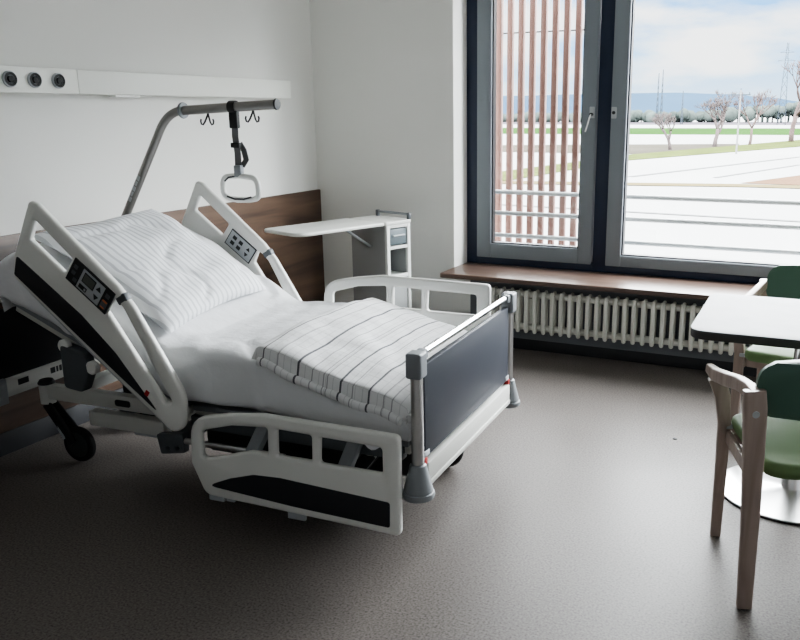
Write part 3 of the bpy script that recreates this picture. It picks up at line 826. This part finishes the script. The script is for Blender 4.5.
# ------------------------------------------------------------------ bedside cabinet with fold-out leaf
t = thing('bedside_cabinet', 'white and grey bedside cabinet with a fold-out tray in the corner', 'bedside cabinet', (-2.482, 4.355, 0), math.radians(-17))
CW, CD, CH = .325, .20, .848
s = MB()
s.bx(-CW, -.02, 0, .018, .10, CH-.02, CABG, .003).bx(-CW, -.02, CD-.018, CD, .10, CH-.02, CABG, .003).bx(-CW, -CW+.018, .018, CD-.018, .10, CH-.02, CABG, .003)
s.bx(-CW+.018, -.02, .018, CD-.018, .10, .12, CABG, .002)
s.build('carcass', t)
f = MB()
f.bx(-.022, 0, 0, .026, .10, CH, CABW, .004).bx(-.022, 0, CD-.026, CD, .10, CH, CABW, .004)
for z0, z1 in ((.10, .13), (.505, .53), (.688, .708), (CH-.03, CH)): f.bx(-.02, -.002, .02, CD-.02, z0, z1, CABW, .003)
f.build('front_frame', t)
for z in (.515, .697):
    MB().bx(-CW+.02, -.02, .02, CD-.02, z-.008, z+.008, CABW, .002).build('shelf', t)
d = MB().bx(-.30, -.006, .03, CD-.03, .715, .812, CABB, .004); do = d.build('drawer', t)
MB().bx(-.008, .006, .05, CD-.05, .766, .776, LGREY, .003).build('drawer_handle', do)
d2 = MB().bx(-.018, -.006, .03, CD-.03, .135, .50, CABG, .004).build('door', t)
MB().bx(-.008, .006, .06, CD-.06, .465, .477, LGREY, .003).build('door_handle', d2)
MB().plate(rpoly([(-CW, -.01, .01), (.004, -.01, .01), (.004, CD+.01, .02), (-CW, CD+.01, .02)]), [], .022, .006, LEAF, frame3((0, 0, CH+.002), (1, 0, 0), (0, 1, 0))).build('top_board', t)
MB().plate(rpoly([(-CW-.02, -.655, .05), (.0, -.655, .09), (.0, -.014, .012), (-CW-.02, -.014, .012)]), [], .022, .008, LEAF, frame3((0, 0, CH+.002), (1, 0, 0), (0, 1, 0))).build('tray_leaf', t)
MB().bar((-.15, .0, .70), (-.15, -.22, .838), .022, .012, LGREY, .003).bar((-.15, -.26, .838), (-.15, -.1, .838), .03, .008, LGREY, .002).build('leaf_support', t)
g = MB().tube([(-CW+.04, CD-.005, CH+.042), (-.005, CD-.005, CH+.042)], .008, GREYP, 10)
for x in (-CW+.04, -.005): g.bx(x-.010, x+.010, CD-.018, CD+.006, CH+.012, CH+.052, MIDGREY, .004)
g.build('gallery_rail', t)
for x in (-CW+.05, -.05):
    for y in (.04, CD-.04):
        c = MB().cyl((x, y, .05), (x, y, .102), .012, DARK, n=10).lathe([(0, -.012), (.024, -.012), (.028, -.006), (.028, .006), (.024, .012), (0, .012)], RUBBER, (x+.01, y, .028), (0, 1, 0), 16)
        c.build('castor', t)

# ------------------------------------------------------------------ table
t = thing('pedestal_table', 'light laminate table with dark edge on a chrome disc base', 'table', (-.07, 3.345, 0), math.radians(1.5))
tt = MB().plate(rpoly([(-.40, -.375, .075), (.40, -.375, .075), (.40, .31, .06), (-.40, .31, .06)]), [], .003, .001, TABLET, frame3((0, 0, .7405), (1, 0, 0), (0, 1, 0)))
tt.plate(rpoly([(-.40, -.375, .075), (.40, -.375, .075), (.40, .31, .06), (-.40, .31, .06)]), [], .030, .004, TABLEE, frame3((0, 0, .724), (1, 0, 0), (0, 1, 0)))
tt.build('table_top', t)
MB().lathe([(.285, 0), (.287, .006), (.284, .011), (.26, .016), (.05, .026), (.04, .03)], STEEL, (-.005, .03, 0), n=64).lathe([(.2885, .0), (.289, .005), (.2875, .007)], DARK, (-.005, .03, 0), n=64).build('base', t)
MB().lathe([(.042, .024), (.042, .70), (.16, .704), (.16, .710)], CHROME, (-.005, .03, 0), n=32).build('column', t)

# ------------------------------------------------------------------ armchairs
def armchair(loc, rz, label):
    t = thing('armchair', label, 'chair', (*loc, 0), rz, 'armchairs at the table')
    UP = (0, 0, 1)
    for s in (-1, 1):
        # back leg: broad board tapering to the floor
        bl = MB().tube([(s*.26, -.240, .004), (s*.266, -.243, .30), (s*.274, -.245, .52), (s*.280, -.240, .66), (s*.284, -.235, .712)], 1, CHAIRW, 20, flat=(.058, .034, (0, 1, 0)), rad=[.78, .92, 1.05, 1.16, 1.08])
        bl.bx(s*.26-.012, s*.26+.012, -.252, -.228, 0, .006, DARK)
        bl.lathe([(0, .004), (.010, .003), (.011, 0)], LGREY, (s*.262, -.272, .655), (0, -1, 0), 14) if False else bl.lathe([(0, .003), (.010, .002), (.011, 0)], LGREY, (s*.280, -.2595, .645), (0, -1, 0), 14)
        bl.build('leg', t)
        fl = MB().tube([(s*.26, .22, .004), (s*.262, .205, .25), (s*.268, .180, .45), (s*.286, .160, .56), (s*.312, .160, .625)], 1, CHAIRW, 20, flat=(.042, .030, (0, 1, 0)), rad=[.85, .95, 1.05, 1.2, 1.35])
        fl.bx(s*.26-.010, s*.26+.010, .21, .23, 0, .006, DARK)
        fl.build('leg', t)
        ar = MB().tube([(s*.282, -.250, .695), (s*.283, -.18, .694), (s*.286, -.06, .676), (s*.298, .06, .650), (s*.318, .14, .640), (s*.332, .190, .648)], 1, CHAIRW, 20, flat=(.034, .044, UP), rad=[.8, 1.0, 1.0, 1.05, 1.0, .7])
        ar.build('armrest', t)
    st = MB().plate(rpoly([(-.235, -.235, .09), (.235, -.235, .09), (.245, .235, .06), (-.245, .235, .06)]), [], .05, .022, GREEN_L, frame3((0, 0, .452), (1, 0, 0), (0, 1, 0)))
    st.build('seat', t)
    sf = MB()
    for s in (-1, 1): sf.bar((s*.248, -.225, .405), (s*.252, .185, .405), .020, .045, CHAIRW, .004).bx(s*.252-.012, s*.252+.012, .165, .20, .435, .452, LGREY, .003)
    sf.bar((-.24, -.12, .42), (.24, -.12, .42), .02, .025, CHAIRW, .004).bar((-.24, .16, .405), (.24, .16, .405), .02, .04, CHAIRW, .004)
    sf.build('seat_frame', t)
    # curved backrest shell
    bk = MB(); N, K = 22, 14
    def shell(a, b, off):
        x = (2*a-1); zz = 2*b-1
        n = 3.2
        lim = (1-abs(zz)**n)**(1/n) if abs(zz) < 1 else 0
        X = x*.272*(.30+.70*lim)
        y = -.262-.035*(1-x*x)+.052 - zz*.012
        return Vector((X, y+off, 0.705+zz*.102))
    bk.grid(N, K, lambda a, b: shell(a, b, 0), GREEN_D); bk.grid(N, K, lambda a, b: shell(1-a, b, .018), GREEN_D)
    V = [v for v in bk.bm.verts if v.is_boundary]
    ed = [e for e in bk.bm.edges if e.is_boundary]
    bmesh.ops.bridge_loops(bk.bm, edges=ed)
    for f_ in bk.bm.faces: f_.smooth = True
    bk.build('backrest', t, 50)
    return t
armchair((.012, 2.763), math.radians(18.8), 'wooden armchair with green seat and back on the near side of the table')
armchair((-.062, 3.918), math.radians(170), 'wooden armchair with green seat and back between table and radiator')

# crumb on the floor
c = MB().lathe([(0, 0), (.011, .0), (.012, .003), (.005, .007), (0, .007)], DARK, (0, 0, 0), n=7).build('floor_scrap')
c.location = (-.613, 3.763, 0); tag(c, 'tiny black scrap lying on the open floor before the radiator', 'scrap')

# ------------------------------------------------------------------ sky, light, camera
SKY = 30
W = bpy.data.worlds.new('sky'); bpy.context.scene.world = W; W.use_nodes = True
nt = W.node_tree; nt.nodes.clear()
out = nt.nodes.new('ShaderNodeOutputWorld'); bg = nt.nodes.new('ShaderNodeBackground')
tc = nt.nodes.new('ShaderNodeTexCoord'); sp = nt.nodes.new('ShaderNodeSeparateXYZ'); nt.links.new(tc.outputs['Generated'], sp.inputs[0])
z = sp.outputs[2]
ramp = nt.nodes.new('ShaderNodeValToRGB'); nt.links.new(math_node(nt, 'MULTIPLY', z, 5.0, True), ramp.inputs['Fac'])
e = ramp.color_ramp.elements
e[0].position = 0; e[0].color = (.66, .82, .98, 1); e[1].position = .55; e[1].color = (.20, .50, .95, 1)
x_ = e.new(.30); x_.color = (.38, .66, .98, 1)
x_ = e.new(1.0); x_.color = (.91, .955, 1.0, 1)
mp = nt.nodes.new('ShaderNodeMapping'); mp.inputs['Scale'].default_value = (5, 5, 17); nt.links.new(tc.outputs['Generated'], mp.inputs['Vector'])
mp.inputs['Location'].default_value = (.6, .1, .35)
n = nt.nodes.new('ShaderNodeTexNoise'); n.inputs['Scale'].default_value = 1.5; n.inputs['Detail'].default_value = 7; n.inputs['Roughness'].default_value = .5
nt.links.new(mp.outputs['Vector'], n.inputs['Vector'])
cr = nt.nodes.new('ShaderNodeValToRGB'); cr.color_ramp.elements[0].position = .38; cr.color_ramp.elements[1].position = .60
nt.links.new(n.outputs['Fac'], cr.inputs['Fac'])
mx = nt.nodes.new('ShaderNodeMix'); mx.data_type = 'RGBA'; mx.inputs[7].default_value = (1.02, 1.03, 1.05, 1)
nt.links.new(cr.outputs['Color'], mx.inputs[0]); nt.links.new(ramp.outputs['Color'], mx.inputs[6])
nt.links.new(mx.outputs[2], bg.inputs['Color'])
# sky strength boosted above the part one can see, added to light the room
fc = nt.nodes.new('ShaderNodeFloatCurve'); cv = fc.mapping.curves[0]
for q in list(cv.points)[2:]: cv.points.remove(q)
cv.points[0].location = (0, .043); cv.points[1].location = (1, .22)
for q in ((.135, .043), (.23, .98), (.36, .95), (.6, .5)): cv.points.new(*q)
for q in cv.points: q.handle_type = 'VECTOR'
fc.mapping.update(); nt.links.new(z, fc.inputs['Value'])
nt.links.new(math_node(nt, 'MULTIPLY', fc.outputs[0], SKY), bg.inputs['Strength'])
nt.links.new(bg.outputs[0], out.inputs[0])

pl = bpy.data.lights.new('window_portal', 'AREA'); pl.shape = 'RECTANGLE'; pl.size = WX1-WX0; pl.size_y = WZ1-WZ0; pl.cycles.is_portal = True
po = bpy.data.objects.new('window_portal', pl); COL.objects.link(po)
po.location = ((WX0+WX1)/2, YO-.01, (WZ0+WZ1)/2); po.rotation_euler = (math.radians(-90), 0, 0)

cam = bpy.data.cameras.new('camera'); co = bpy.data.objects.new('camera', cam); COL.objects.link(co)
F, CX, CY = 832.5, 460.5, 324.8
yaw, pit, rol = .4299, .25018, -.0036
fw = Vector((-math.sin(yaw)*math.cos(pit), math.cos(yaw)*math.cos(pit), -math.sin(pit)))
rt = Vector((math.cos(yaw), math.sin(yaw), 0)); up = rt.cross(fw)
rt, up = rt*math.cos(rol)+up*math.sin(rol), up*math.cos(rol)-rt*math.sin(rol)
M = Matrix((rt, up, -fw)).transposed().to_4x4(); M.translation = (0, 0, 1.5)
co.matrix_world = M
cam.sensor_fit = 'HORIZONTAL'; cam.sensor_width = 36; cam.lens = 36*F/800
cam.shift_x = (400-CX)/800; cam.shift_y = (CY-320)/800
cam.clip_start = .05; cam.clip_end = 6000
S = bpy.context.scene; S.camera = co
S.view_settings.view_transform = 'AgX'; S.view_settings.look = 'AgX - Medium High Contrast'; S.view_settings.exposure = 1.02
S.cycles.max_bounces = 10; S.cycles.diffuse_bounces = 6; S.cycles.transparent_max_bounces = 16
S.cycles.sample_clamp_indirect = 6
